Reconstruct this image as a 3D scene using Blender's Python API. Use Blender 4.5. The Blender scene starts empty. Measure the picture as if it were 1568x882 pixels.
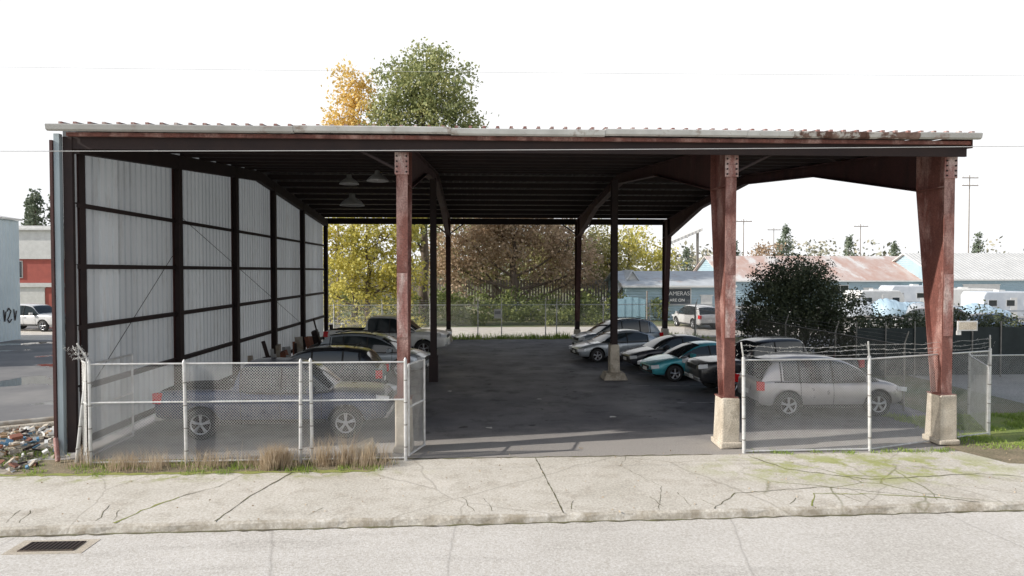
import bpy, bmesh, math, random
import numpy as np
from mathutils import Vector, Matrix, Euler
random.seed(7); np.random.seed(7)
S=bpy.context.scene; COL=S.collection
R=math.radians
# ---------------------------------------------------------------- materials
def nt(name):
    m=bpy.data.materials.new(name); m.use_nodes=True
    t=m.node_tree; b=t.nodes['Principled BSDF']; return m,t,b
def ramp(t,src,p0,p1,c0=(0,0,0,1),c1=(1,1,1,1)):
    r=t.nodes.new('ShaderNodeValToRGB'); r.color_ramp.elements[0].position=p0; r.color_ramp.elements[1].position=p1
    r.color_ramp.elements[0].color=c0; r.color_ramp.elements[1].color=c1
    t.links.new(src,r.inputs[0]); return r.outputs[0]
def noise(t,vec,scale,detail=6,rough=.6,dist=0):
    n=t.nodes.new('ShaderNodeTexNoise'); n.inputs['Scale'].default_value=scale; n.inputs['Detail'].default_value=detail
    n.inputs['Roughness'].default_value=rough; n.inputs['Distortion'].default_value=dist
    t.links.new(vec,n.inputs['Vector']); return n.outputs['Fac']
def mix(t,fac,a,b,mode='MIX'):
    m=t.nodes.new('ShaderNodeMix'); m.data_type='RGBA'; m.blend_type=mode
    for s,v in ((m.inputs[0],fac),(m.inputs[6],a),(m.inputs[7],b)):
        if isinstance(v,(int,float)): s.default_value=v
        elif isinstance(v,tuple): s.default_value=(v+(1,))[:4]
        else: t.links.new(v,s)
    return m.outputs[2]
def math_(t,op,a,b=0.0,clamp=False):
    m=t.nodes.new('ShaderNodeMath'); m.operation=op; m.use_clamp=clamp
    for s,v in zip(m.inputs,(a,b)):
        if isinstance(v,(int,float)): s.default_value=v
        else: t.links.new(v,s)
    return m.outputs[0]
def coords(t,scale=None,kind='Object'):
    c=t.nodes.new('ShaderNodeTexCoord'); o=c.outputs[kind]
    if scale:
        mp=t.nodes.new('ShaderNodeMapping'); mp.inputs['Scale'].default_value=scale
        t.links.new(o,mp.inputs[0]); o=mp.outputs[0]
    return o
def bump(t,b,h,strength=.3,dist=.02):
    n=t.nodes.new('ShaderNodeBump'); n.inputs['Strength'].default_value=strength; n.inputs['Distance'].default_value=dist
    t.links.new(h,n.inputs['Height']); t.links.new(n.outputs[0],b.inputs['Normal'])
def M(name,c1,c2=None,scale=3,rough=.8,metal=0,bmp=0,p=(.35,.65),stretch=None,c3=None,s3=.5,p3=(.5,.7),fine=0):
    m,t,b=nt(name); v=coords(t,stretch)
    b.inputs['Roughness'].default_value=rough; b.inputs['Metallic'].default_value=metal
    if c2 is None: c2=tuple(x*.75 for x in c1)
    n=noise(t,v,scale); f=ramp(t,n,*p); col=mix(t,f,c1,c2)
    if c3:
        n3=noise(t,v,s3,8,.65); col=mix(t,ramp(t,n3,*p3),col,c3)
    if fine:
        nf=noise(t,coords(t),fine,2,.5); col=mix(t,.5,col,ramp(t,nf,.3,.7,(.25,.25,.25,1),(.85,.85,.85,1)),'OVERLAY')
    t.links.new(col,b.inputs['Base Color'])
    if bmp: bump(t,b,noise(t,v,scale*6,6),bmp)
    return m
# ---------------------------------------------------------------- mesh builder
class MB:
    def __init__(s): s.v=[];s.f=[];s.m=[];s.mats=[];s.sm=[]
    def mi(s,mat):
        if mat not in s.mats: s.mats.append(mat)
        return s.mats.index(mat)
    def add(s,vs,fs,mat,smooth=False):
        o=len(s.v); s.v+= [tuple(v) for v in vs]; k=s.mi(mat)
        for f in fs: s.f.append(tuple(i+o for i in f)); s.m.append(k); s.sm.append(smooth)
    def box(s,c,d,mat,rot=None,taper=1.0):
        x,y,z=[q/2 for q in d]; vs=[]
        for sz in(-1,1):
            k=taper if sz>0 else 1
            for sx,sy in((-1,-1),(1,-1),(1,1),(-1,1)): vs.append(Vector((sx*x*k,sy*y*k,sz*z)))
        if rot: 
            e=Euler(rot).to_matrix(); vs=[e@v for v in vs]
        c=Vector(c); vs=[v+c for v in vs]
        s.add(vs,[(3,2,1,0),(4,5,6,7),(0,1,5,4),(1,2,6,5),(2,3,7,6),(3,0,4,7)],mat)
    def cyl(s,p0,p1,r,mat,n=8,r2=None,smooth=True,caps=True):
        p0=Vector(p0);p1=Vector(p1); d=p1-p0
        if d.length<1e-6: return
        r2=r if r2 is None else r2
        q=d.to_track_quat('Z','Y'); vs=[]
        for p,rr in((p0,r),(p1,r2)):
            for i in range(n):
                a=2*math.pi*i/n; vs.append(p+q@Vector((math.cos(a)*rr,math.sin(a)*rr,0)))
        s.add(vs,[(i,(i+1)%n,n+(i+1)%n,n+i) for i in range(n)],mat,smooth)
        if caps: s.add(vs,[tuple(range(n))[::-1],tuple(range(n,2*n))],mat)
    def path(s,pts,r,mat,n=6):
        for a,b in zip(pts[:-1],pts[1:]): s.cyl(a,b,r,mat,n)
    def prism(s,pts,axis,a,b,mat):
        vs=[]
        for q in(a,b):
            for p in pts:
                if axis=='x': vs.append((q,p[0],p[1]))
                elif axis=='y': vs.append((p[0],q,p[1]))
                else: vs.append((p[0],p[1],q))
        n=len(pts)
        s.add(vs,[tuple(range(n)),tuple(range(n,2*n))[::-1]]+[(i,n+i,n+(i+1)%n,(i+1)%n) for i in range(n)],mat)
    def lathe(s,prof,c,mat,n=20,axis='y'):
        c=Vector(c); vs=[]
        for (r,h) in prof:
            for i in range(n):
                a=2*math.pi*i/n
                if axis=='y': vs.append(c+Vector((r*math.cos(a),h,r*math.sin(a))))
                else: vs.append(c+Vector((r*math.cos(a),r*math.sin(a),h)))
        fs=[]
        for k in range(len(prof)-1):
            for i in range(n): fs.append((k*n+i,k*n+(i+1)%n,(k+1)*n+(i+1)%n,(k+1)*n+i))
        s.add(vs,fs,mat,True)
    def obj(s,name,parent=None,bevel=0,fixn=True):
        me=bpy.data.meshes.new(name); me.from_pydata(s.v,[],s.f)
        for m in s.mats: me.materials.append(m)
        me.polygons.foreach_set('material_index',s.m); me.polygons.foreach_set('use_smooth',s.sm); me.update()
        if fixn:
            bm=bmesh.new(); bm.from_mesh(me); bmesh.ops.recalc_face_normals(bm,faces=bm.faces); bm.to_mesh(me); bm.free()
        o=bpy.data.objects.new(name,me); COL.objects.link(o)
        if parent: o.parent=parent
        if bevel:
            md=o.modifiers.new('b','BEVEL'); md.width=bevel; md.segments=2; md.limit_method='ANGLE'
        return o
def empty(name,loc=(0,0,0),rz=0):
    e=bpy.data.objects.new(name,None); e.location=loc; e.rotation_euler=(0,0,rz); COL.objects.link(e); return e
# ---------------------------------------------------------------- common mats
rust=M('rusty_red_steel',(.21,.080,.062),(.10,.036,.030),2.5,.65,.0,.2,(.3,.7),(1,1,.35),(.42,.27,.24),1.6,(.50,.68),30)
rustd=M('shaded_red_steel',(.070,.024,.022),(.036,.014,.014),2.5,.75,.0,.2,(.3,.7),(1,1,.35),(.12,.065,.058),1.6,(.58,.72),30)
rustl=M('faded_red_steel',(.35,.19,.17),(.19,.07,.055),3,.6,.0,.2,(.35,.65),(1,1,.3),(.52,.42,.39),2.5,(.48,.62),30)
darkst=M('dark_steel',(.020,.012,.013),(.030,.017,.016),2,.8,.0)
galv=M('galvanised_steel',(.70,.71,.71),(.54,.54,.53),8,.45,.2)
wire=M('chain_link_wire',(.62,.63,.62),(.48,.47,.45),4,.5,.2)
wired=M('old_fence_wire',(.28,.27,.25),(.20,.19,.17),4,.6,.2)
conc=M('weathered_concrete',(.56,.51,.43),(.38,.33,.26),2.5,.9,0,.4,(.3,.7),None,(.16,.13,.09),1.2,(.58,.74),40)
black=M('black_rubber',(.02,.02,.02),(.03,.03,.03),6,.75)
chrome=M('alloy',(.55,.56,.58),(.45,.46,.48),6,.3,.9)
glassm,tt,bb=nt('car_glass'); bb.inputs['Base Color'].default_value=(.02,.028,.032,1); bb.inputs['Roughness'].default_value=.06; bb.inputs['Specular IOR Level'].default_value=.8
red,tt,bb=nt('tail_light_lens'); bb.inputs['Base Color'].default_value=(.6,.01,.015,1); bb.inputs['Roughness'].default_value=.2
head,tt,bb=nt('head_light_lens'); bb.inputs['Base Color'].default_value=(.75,.77,.8,1); bb.inputs['Roughness'].default_value=.12
white=M('white_paint',(.76,.76,.74),(.66,.66,.64),3,.6)
# ---------------------------------------------------------------- ground
def sheet(name,poly,z,mat,sub=0):
    mb=MB(); mb.add([(x,y,z) for x,y in poly],[tuple(range(len(poly)))],mat); return mb.obj(name)
gm=M('grass_and_dirt',(.15,.15,.065),(.24,.21,.13),.35,.95,0,.5,(.4,.6),None,(.10,.14,.05),.12,(.45,.6),18)
mb=MB(); rows=[(-500,-.16),(13.4,-.16),(13.5,-.008),(900,-.008)]
vs=[(x,y,z) for y,z in rows for x in(-700,700)]
mb.add(vs,[(0,1,3,2),(2,3,5,4),(4,5,7,6)],gm); mb.obj('ground')
m,t,b=nt('street_asphalt'); v=coords(t)
c=mix(t,ramp(t,noise(t,v,.35,5),.3,.7),(.53,.505,.465),(.63,.605,.565))
c=mix(t,ramp(t,noise(t,coords(t,(.25,1,1)),1.2,7,.7),.52,.75),c,(.45,.425,.39))
c=mix(t,.5,c,ramp(t,noise(t,v,28,3,.7),.3,.7,(.20,.20,.20,1),(.84,.84,.84,1)),'OVERLAY')
vo=t.nodes.new('ShaderNodeTexVoronoi'); vo.feature='DISTANCE_TO_EDGE'; vo.inputs['Scale'].default_value=.22
mp=t.nodes.new('ShaderNodeMix'); mp.data_type='VECTOR'; mp.inputs[0].default_value=.12
nn=t.nodes.new('ShaderNodeTexNoise'); nn.inputs['Scale'].default_value=1.5; nn.inputs['Detail'].default_value=8; t.links.new(v,nn.inputs['Vector'])
t.links.new(v,mp.inputs[4]); t.links.new(nn.outputs['Color'],mp.inputs[5]); t.links.new(mp.outputs[1],vo.inputs['Vector'])
c=mix(t,math_(t,'MULTIPLY',ramp(t,vo.outputs['Distance'],.0,.005,(1,1,1,1),(0,0,0,1)),.4),c,(.22,.20,.18))
t.links.new(c,b.inputs['Base Color']); b.inputs['Roughness'].default_value=.9; bump(t,b,noise(t,v,45,3),.5,.012)
sheet('street',[(-80,-3),(80,-3),(80,13.36),(9,11.97),(-8,11.63),(-80,10.3)],-.13,m)
m,t,b=nt('sidewalk_concrete'); v=coords(t)
c=mix(t,ramp(t,noise(t,v,.5,6),.3,.7),(.50,.47,.41),(.66,.625,.56))
c=mix(t,ramp(t,noise(t,v,1.6,8,.7),.50,.75),c,(.40,.36,.30))
c=mix(t,.5,c,ramp(t,noise(t,v,22,4,.7),.3,.7,(.20,.20,.20,1),(.84,.84,.84,1)),'OVERLAY')
nn=t.nodes.new('ShaderNodeTexNoise'); nn.inputs['Scale'].default_value=1.3; nn.inputs['Detail'].default_value=8; t.links.new(v,nn.inputs['Vector'])
mp=t.nodes.new('ShaderNodeMix'); mp.data_type='VECTOR'; mp.inputs[0].default_value=.2
t.links.new(v,mp.inputs[4]); t.links.new(nn.outputs['Color'],mp.inputs[5])
def vor(sc):
    vo=t.nodes.new('ShaderNodeTexVoronoi'); vo.feature='DISTANCE_TO_EDGE'; vo.inputs['Scale'].default_value=sc
    t.links.new(mp.outputs[1],vo.inputs['Vector']); return vo.outputs['Distance']
def ell(cx,cy,rx,ry):
    sx=t.nodes.new('ShaderNodeSeparateXYZ'); t.links.new(v,sx.inputs[0])
    a=math_(t,'DIVIDE',math_(t,'SUBTRACT',sx.outputs[0],cx),rx); bq=math_(t,'DIVIDE',math_(t,'SUBTRACT',sx.outputs[1],cy),ry)
    d=math_(t,'ADD',math_(t,'MULTIPLY',a,a),math_(t,'MULTIPLY',bq,bq)); return math_(t,'SUBTRACT',1.15,d,True)
er=ell(7.9,13.2,3.0,1.7)
crack=ramp(t,vor(.8),.0,.020,(1,1,1,1),(0,0,0,1))
c=mix(t,math_(t,'MULTIPLY',math_(t,'MULTIPLY',crack,er,True),.9),c,(.15,.15,.06))
hair=ramp(t,vor(.3),.0,.005,(1,1,1,1),(0,0,0,1)); c=mix(t,math_(t,'MULTIPLY',hair,.45),c,(.20,.17,.13))
moss=math_(t,'MULTIPLY',ramp(t,noise(t,v,1.3,8,.7),.45,.56),ell(8.4,14.3,3.8,1.4),True)
c=mix(t,math_(t,'MULTIPLY',moss,.8),c,(.34,.37,.09))
ml=math_(t,'MULTIPLY',ramp(t,noise(t,v,2.5,8,.7),.48,.6),ell(-6.5,14.4,5.5,.5),True)
c=mix(t,math_(t,'MULTIPLY',ml,.75),c,(.28,.30,.08))
sx=t.nodes.new('ShaderNodeSeparateXYZ'); t.links.new(v,sx.inputs[0])
ce=math_(t,'MULTIPLY',ramp(t,sx.outputs[2],-.03,.0,(1,1,1,1),(0,0,0,1)),ramp(t,noise(t,v,2.4,6,.7),.4,.62))
c=mix(t,math_(t,'MULTIPLY',ce,.75),c,(.24,.20,.14))
t.links.new(c,b.inputs['Base Color']); b.inputs['Roughness'].default_value=.9; bump(t,b,noise(t,v,30,4),.5,.014)
side=m
def curbY(x): return 11.6+.0197*(x+7.8)
mb=MB(); top=.006
def backY(x):
    if x<-2.2: return 14.5
    if x<11.6: return 15.42
    return 14.7
vs=[];fs=[]
xs2=sorted(set([-60+.4*i for i in range(301)]+[-2.25,-2.15,11.55,11.65]))
for x in xs2:
    j=.018*math.sin(x*5.1)+.014*math.sin(x*13.7)+random.uniform(-.012,.012)
    y=curbY(x); vs+=[(x,y-.03,-.135),(x,y+j*.6,-.03),(x,y+.05+j,top-.004),(x,y+.17,top+.002),(x,backY(x),top)]
for i in range(len(xs2)-1):
    for k in range(4): a=i*5+k; fs.append((a,a+5,a+6,a+1))
mb.add(vs,fs,side); mb.obj('sidewalk')
jm=M('joint_dirt',(.10,.085,.06),(.16,.16,.07),4,.95)
mossm=M('moss',(.22,.26,.06),(.32,.32,.10),6,.95,0,.6)
def ribbon(mb,pts,w,mat,z,jit=.03,step=.15):
    P=[]; 
    for a,b_ in zip(pts[:-1],pts[1:]):
        a=Vector(a);b_=Vector(b_); n=max(1,int((b_-a).length/step))
        for i in range(n): P.append(a.lerp(b_,i/n))
    P.append(Vector(pts[-1])); vs=[]
    for i,p in enumerate(P):
        d=(P[min(i+1,len(P)-1)]-P[max(i-1,0)]).normalized(); n=Vector((-d.y,d.x))
        p=p+n*random.uniform(-jit,jit); ww=w*random.uniform(.3,1.3)/2
        vs+=[(p.x+n.x*ww,p.y+n.y*ww,z),(p.x-n.x*ww,p.y-n.y*ww,z)]
    mb.add(vs,[(2*i,2*i+1,2*i+3,2*i+2) for i in range(len(P)-1)],mat)
mb=MB()
ribbon(mb,[(1.5,11.8),(1.3,15.4)],.028,jm,.012,.008)
ribbon(mb,[(-4.45,11.7),(-4.3,13.0),(-3.9,14.5)],.032,jm,.012,.015)
ribbon(mb,[(-6.1,11.7),(-5.95,12.3),(-5.6,13.0)],.06,mossm,.012)
ribbon(mb,[(-5.6,13.0),(-5.1,13.6),(-4.9,14.4)],.02,jm,.012)
ribbon(mb,[(-12,14.6),(-2.2,14.52)],.18,mossm,.012,.05)
ribbon(mb,[(-2.2,15.4),(5.4,15.42)],.06,jm,.0125,.03)
ribbon(mb,[(4.2,11.9),(4.9,12.7),(6.8,13.0),(8.2,12.4),(9.2,12.0)],.022,jm,.012)
ribbon(mb,[(6.2,15.3),(6.6,14.2),(8.0,13.4),(10.5,13.7),(12,13.1)],.03,jm,.0122)
ribbon(mb,[(6.0,11.95),(6.4,12.6),(7.6,12.5),(8.8,12.2)],.03,mossm,.0124)
ribbon(mb,[(3.2,11.9),(3.6,13.2),(3.1,14.6),(3.4,15.4)],.010,jm,.0118)
for i in range(18):
    x=random.uniform(-11,12); y=curbY(x)+.2; ribbon(mb,[(x,y),(x+random.uniform(-.3,.3),y+random.uniform(.3,.8))],.012,jm,.0116)
mb.obj('sidewalk_cracks',fixn=False)
mb=MB(); ribbon(mb,[(-80,10.12),(-8,11.54),(9,11.87),(80,13.28)],.07,jm,-.124,.03)
mb.obj('gutter_dirt',fixn=False)
mb=MB(); gx,gy=-6.75,11.08
mb.box((gx,gy,-.118),(.85,.36,.02),M('cast_iron',(.06,.05,.04),(.11,.08,.06),5,.8))
for i in range(12): mb.box((gx-.385+i*.07,gy,-.104),(.03,.31,.012),darkst)
mb.box((gx,gy,-.126),(1.2,.55,.006),conc)
mb.obj('storm_drain')
m,t,b=nt('lot_asphalt'); v=coords(t)
c=mix(t,ramp(t,noise(t,v,.4,6),.35,.65),(.125,.120,.130),(.195,.190,.195))
c=mix(t,ramp(t,noise(t,v,.9,8,.7),.52,.66),c,(.075,.073,.080))
c=mix(t,ramp(t,noise(t,v,3,8,.7),.62,.72),c,(.28,.25,.22))
c=mix(t,ramp(t,noise(t,v,1.7,4,.5),.66,.71),c,(.035,.034,.038))
sx=t.nodes.new('ShaderNodeSeparateXYZ'); t.links.new(v,sx.inputs[0])
# asphalt colour gets paler towards the street, edge broken up by noise
pale_front=ramp(t,math_(t,'ADD',math_(t,'MULTIPLY',math_(t,'SUBTRACT',sx.outputs[1],15.3),.25),math_(t,'MULTIPLY',math_(t,'SUBTRACT',noise(t,coords(t,(.4,1,1)),1.2,7,.7),.5),1.0)),.35,.85,(1,1,1,1),(0,0,0,1))
c=mix(t,pale_front,c,(.33,.31,.29))
c=mix(t,.45,c,ramp(t,noise(t,v,30,3,.7),.3,.7,(.2,.2,.2,1),(.85,.85,.85,1)),'OVERLAY')
t.links.new(c,b.inputs['Base Color']); t.links.new(ramp(t,noise(t,v,.7,5),.3,.7,(.5,.5,.5,1),(.9,.9,.9,1)),b.inputs['Roughness']); bump(t,b,noise(t,v,40,3),.3,.01)
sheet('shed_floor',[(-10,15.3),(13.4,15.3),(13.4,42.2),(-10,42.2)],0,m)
m,t,b=nt('wet_driveway'); v=coords(t)
c=mix(t,ramp(t,noise(t,v,.4,6),.35,.65),(.14,.14,.145),(.22,.215,.21)); w=ramp(t,noise(t,v,.35,4,.5),.54,.58)
c=mix(t,w,c,(.03,.03,.03)); t.links.new(c,b.inputs['Base Color'])
t.links.new(mix(t,w,(.85,.85,.85),(.04,.04,.04)),b.inputs['Roughness'])
sheet('driveway',[(-70,17.5),(-10.4,17.5),(-10.4,60),(-70,60)],0.0,m)
sheet('gravel_road',[(-70,43.2),(45,43.2),(45,51.5),(-70,51.5)],.004,M('gravel',(.64,.60,.54),(.50,.46,.41),1.5,.95,0,.5,fine=25))
sheet('storage_yard',[(17.5,18),(120,18),(120,110),(17.5,110)],.0,M('yard_gravel',(.32,.31,.29),(.42,.40,.37),.6,.95,0,.4,fine=15))
wl=M('worn_line',(.34,.34,.34),(.14,.14,.14),3,.9,p=(.42,.55))
mb=MB()
for y in (21.6,24.9,27.9,30.9,33.7): mb.box((8.3,y,.006),(5,.1,.004),wl)
mb.obj('parking_lines')
mb=MB()
pl=M('litter',(.7,.7,.68),(.5,.48,.45),5,.8)
for x,y in((2.0,22.3),(-1.0,24.),(3.9,19.5),(-1.4,9.3),(.3,18.3)): 
    z=.012 if y>12 else -.12; n=7; pts=[(x+math.cos(k*6.28/n)*.13*random.uniform(.5,1.1),y+math.sin(k*6.28/n)*.10*random.uniform(.5,1.1),z+random.uniform(0,.03)) for k in range(n)]
    mb.add(pts+[(x,y,z+.03)],[(k,(k+1)%n,n) for k in range(n)],pl)
mb.obj('litter')
# ---------------------------------------------------------------- shed
shed=empty('open_metal_shed')
X0,X1=-9.16,12.0; YF,YR,YM=15.75,41.6,28.7
def rz(y): return 7.5+.083*(min(y,2*YM-y)-YF)
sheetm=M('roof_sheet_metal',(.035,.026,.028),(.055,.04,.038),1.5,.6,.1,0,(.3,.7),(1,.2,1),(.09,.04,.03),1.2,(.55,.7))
mb=MB(); xs=[];zz=[]; x=X0-.25
while x<10.6: 
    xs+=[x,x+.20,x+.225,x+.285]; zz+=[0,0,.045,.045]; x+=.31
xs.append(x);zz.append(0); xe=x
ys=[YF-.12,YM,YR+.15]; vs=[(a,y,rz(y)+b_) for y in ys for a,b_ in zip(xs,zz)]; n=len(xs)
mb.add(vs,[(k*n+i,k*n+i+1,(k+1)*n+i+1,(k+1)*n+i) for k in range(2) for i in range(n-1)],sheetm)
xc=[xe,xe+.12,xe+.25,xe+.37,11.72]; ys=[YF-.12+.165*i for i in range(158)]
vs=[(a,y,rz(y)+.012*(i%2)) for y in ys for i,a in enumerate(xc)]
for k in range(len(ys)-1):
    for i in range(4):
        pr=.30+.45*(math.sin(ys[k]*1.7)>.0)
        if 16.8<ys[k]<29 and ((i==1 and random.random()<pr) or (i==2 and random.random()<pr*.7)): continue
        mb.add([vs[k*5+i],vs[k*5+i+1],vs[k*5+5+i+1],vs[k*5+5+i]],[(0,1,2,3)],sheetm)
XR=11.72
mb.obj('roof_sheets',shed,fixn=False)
mb=MB()
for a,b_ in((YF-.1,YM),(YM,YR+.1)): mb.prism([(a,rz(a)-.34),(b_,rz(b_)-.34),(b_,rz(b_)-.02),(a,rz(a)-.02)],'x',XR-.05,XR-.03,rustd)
mb.obj('rake_fascia',shed)
gut=M('gutter_paint',(.50,.50,.48),(.38,.37,.35),1.2,.6,.1,0,(.3,.7),(1,1,1),(.24,.12,.09),1.3,(.56,.68))
mb=MB(); xa=X0-.3; segs=[-9.44,-4.1,-.6,2.9,6.2,7.3,9.0,10.3,XR+.08]
gw=M('gutter_white',(.66,.66,.64),(.50,.50,.48),2,.6,.1,0,(.3,.7),None,(.28,.22,.18),3,(.56,.68))
gr=M('gutter_rusted',(.26,.18,.15),(.11,.055,.04),2.5,.8,.1,0,(.35,.55),(1,1,1),(.5,.48,.45),3,(.52,.6))
for i in range(len(segs)-1):
    a,b_=segs[i],segs[i+1]; mt=[gut,gw,gw,gw,gw,gr,gr,gut][i]
    dz=random.uniform(-.015,.015)
    mb.prism([(YF-.26,7.36+dz),(YF-.28,7.46+dz),(YF-.25,7.48+dz),(YF-.12,7.48+dz),(YF-.12,7.34+dz),(YF-.20,7.33+dz)],'x',a+.004,b_-.004,mt)
mb.prism([(YR+.12,7.2),(YR+.12,7.45),(YR+.28,7.45),(YR+.28,7.25)],'x',xa,XR,gut)
mb.obj('gutter',shed)
mb=MB()
for i in range(70):
    x=X0-.25+.31*i+.255
    if x<XR: mb.box((x,YF-.15,7.51),(.07,.12,.045),rustl)
mb.box(((X0+XR)/2,YF-.02,7.285),(XR-X0-.1,.10,.08),rust)
mb.box(((X0+XR)/2,YF+.10,7.13),(XR-X0-.1,.06,.30),darkst)
mb.box(((X0+XR)/2,YR-.02,7.24),(XR-X0-.1,.14,.34),darkst)
y=YF+1.35
while y<YR-.6:
    mb.box(((X0+XR)/2,y,rz(y)-.13),(XR-X0-.15,.06,.2),darkst); mb.box(((X0+XR)/2,y+.05,rz(y)-.235),(XR-X0-.15,.09,.012),darkst); y+=1.45
mb.obj('purlins_and_eave_struts',shed)
def frame(x,pb=1.2,fl=.26,name='rigid_frame'):
    mb=MB(); o=YF+.30; w=.02; inner=o+1.06
    def rb(y): return rz(y)-.26
    mir=lambda p:(2*YM-p[0]+.0,p[1])
    for f in (lambda p:p,mir):
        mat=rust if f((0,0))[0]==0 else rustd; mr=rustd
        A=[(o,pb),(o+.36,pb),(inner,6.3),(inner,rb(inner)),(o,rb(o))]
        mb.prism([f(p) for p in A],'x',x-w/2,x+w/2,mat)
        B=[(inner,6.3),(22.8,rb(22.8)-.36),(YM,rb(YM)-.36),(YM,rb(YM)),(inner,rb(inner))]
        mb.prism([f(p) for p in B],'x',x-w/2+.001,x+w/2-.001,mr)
        def flange(p,q,m_):
            p=f(p);q=f(q); d=Vector((0,q[0]-p[0],q[1]-p[1])); L=d.length; a=math.atan2(d.z,d.y)
            mb.box((x,(p[0]+q[0])/2,(p[1]+q[1])/2),(fl,L,.025),m_,(a,0,0))
        flange((o,pb),(o,rb(o)),mat); flange((o+.36,pb),(inner,6.3),mat); flange((inner,6.3),(22.8,rb(22.8)-.36),mr)
        flange((22.8,rb(22.8)-.36),(YM,rb(YM)-.36),mr); flange((o,rb(o)),(YM,rb(YM)),mr)
        flange((o+.02,6.3),(inner-.02,6.3),mat)
        p=f((inner,0)); mb.box((x,p[0],(6.3+rb(inner))/2),(fl,.03,rb(inner)-6.3),mat)
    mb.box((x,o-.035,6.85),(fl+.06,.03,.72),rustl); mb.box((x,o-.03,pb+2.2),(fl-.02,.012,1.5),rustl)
    for i in range(6):
        for sx in(-1,1): mb.cyl((x+sx*.11,o-.05,6.55+i*.12),(x+sx*.11,o-.08,6.55+i*.12),.022,darkst,6)
    mb.box((x,o+.18,pb+.012),(.42,.5,.025),rust)
    return mb.obj(name,shed)
def pedestal(x,y,w,h,d=.62):
    mb=MB(); mb.box((x,y,h/2+.01),(w,d,h),conc,None,.9); mb.box((x,y,.08),(w+.06,d+.06,.15),conc)
    o=mb.obj('concrete_pedestal',shed,.035)
    for vv in o.data.vertices: vv.co+=Vector((random.uniform(-.025,.025),random.uniform(-.025,.025),random.uniform(-.025,.025)))
for x,pb in((-1.76,1.25),(6.03,1.2),(11.42,1.22)):
    frame(x,pb); pedestal(x,YF+.47,.46 if x>0 else .38,pb); pedestal(x,2*YM-YF-.47,.40,pb*.6)
mb=MB()
for x in(-1.76,6.03,11.42): mb.box((x,2*YM-YF-.47,.95),(.26,.36,.6),darkst)
for x,y,b0 in((-1.7,26.3,0.0),(5.35,26.6,1.35)):
    mb.box((x,y,(b0+rz(y)-.6)/2),(.02,.24,rz(y)-.6-b0),darkst)
    for s_ in(-1,1): mb.box((x,y+s_*.13,(b0+rz(y)-.6)/2),(.24,.02,rz(y)-.6-b0),darkst)
mb.box((-1.7,26.3,.5),(.34,.34,1.0),darkst)
mb.obj('interior_posts',shed)
pedestal(5.35,26.6,.42,1.35,.42)
mb=MB(); mb.box((5.35,26.6,.14),(.95,.95,.28),conc,None,.75); mb.obj('pedestal_footing',shed,.03)
mb=MB()
for x,d in((-1.76,-1),(6.03,1)):
    mb.cyl((x,YF+.33,6.55),(x+d*1.0,YF+.12,7.05),.035,darkst,6)
for x,d in((-1.76,-1),(-1.76,1),(6.03,1),(6.03,-1)):
    mb.cyl((x,YR-.6,6.4),(x+d*.9,YR-.1,7.1),.04,darkst,6)
mb.obj('knee_braces',shed)
m,t,b=nt('white_wall_panel'); v=coords(t,(1,1,.25)); 
c=mix(t,ramp(t,noise(t,v,.8,6),.3,.7),(.62,.65,.68),(.48,.51,.54))
c=mix(t,ramp(t,noise(t,v,2.2,8,.7),.54,.75),c,(.36,.33,.30))
sx=t.nodes.new('ShaderNodeSeparateXYZ'); t.links.new(coords(t),sx.inputs[0])
c=mix(t,ramp(t,math_(t,'ADD',sx.outputs[2],math_(t,'MULTIPLY',noise(t,v,1.5,6),1.2)),.4,1.5,(.8,.8,.8,1),(0,0,0,1)),c,(.30,.29,.26))
q=math_(t,'FLOOR',math_(t,'MULTIPLY',sx.outputs[1],1.1)); wn=t.nodes.new('ShaderNodeTexWhiteNoise'); wn.noise_dimensions='1D'; t.links.new(q,wn.inputs['W'])
c=mix(t,.6,c,ramp(t,wn.outputs['Value'],0,1,(.40,.40,.42,1),(1,1,1,1)),'MULTIPLY')
t.links.new(c,b.inputs['Base Color']); b.inputs['Roughness'].default_value=.55
tr=t.nodes.new('ShaderNodeBsdfTranslucent'); tr.inputs[0].default_value=(.66,.72,.78,1); ms=t.nodes.new('ShaderNodeMixShader'); ms.inputs[0].default_value=.09
out=t.nodes['Material Output']; t.links.new(b.outputs[0],ms.inputs[1]); t.links.new(tr.outputs[0],ms.inputs[2]); t.links.new(ms.outputs[0],out.inputs[0])
mb=MB(); ys=[];dx=[]; y=YF+.1
while y<YR-.1: ys+=[y,y+.20,y+.225,y+.275]; dx+=[0,0,-.045,-.045]; y+=.30
vs=[]
for yy,d in zip(ys,dx): vs+=[(X0-.12+d,yy,.1),(X0-.12+d,yy,rz(yy)-.02)]
mb.add(vs,[(2*i,2*i+2,2*i+3,2*i+1) for i in range(len(ys)-1)],m); mb.obj('wall_panels',shed,fixn=False)
mb=MB()
for y in(16.25,21.1,26.0,30.8,35.8,41.2):
    h=rz(y)-.25; dp=.04 if y<17 else .20
    mb.box((X0+dp/2,y,h/2),(dp,.02,h),darkst)
    for s_ in(0,1): mb.box((X0+.02+s_*dp,y,h/2),(.02,.24,h),rustd if s_==0 else darkst)
for z in(.35,1.6,3.0,4.4,5.8):
    mb.box((X0,(YF+YR)/2,z),(.16,YR-YF-.5,.012),darkst); mb.box((X0+.075,(YF+YR)/2,z-.05),(.012,YR-YF-.5,.11),darkst)
for a,b_ in((YF+.1,YM),(YM,YR-.1)):
    za,zb=rz(a)-.42,rz(b_)-.42; L=math.hypot(b_-a,zb-za); mb.box((X0+.12,(a+b_)/2,(za+zb)/2),(.2,L,.40),darkst,(math.atan2(zb-za,b_-a),0,0))
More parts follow.
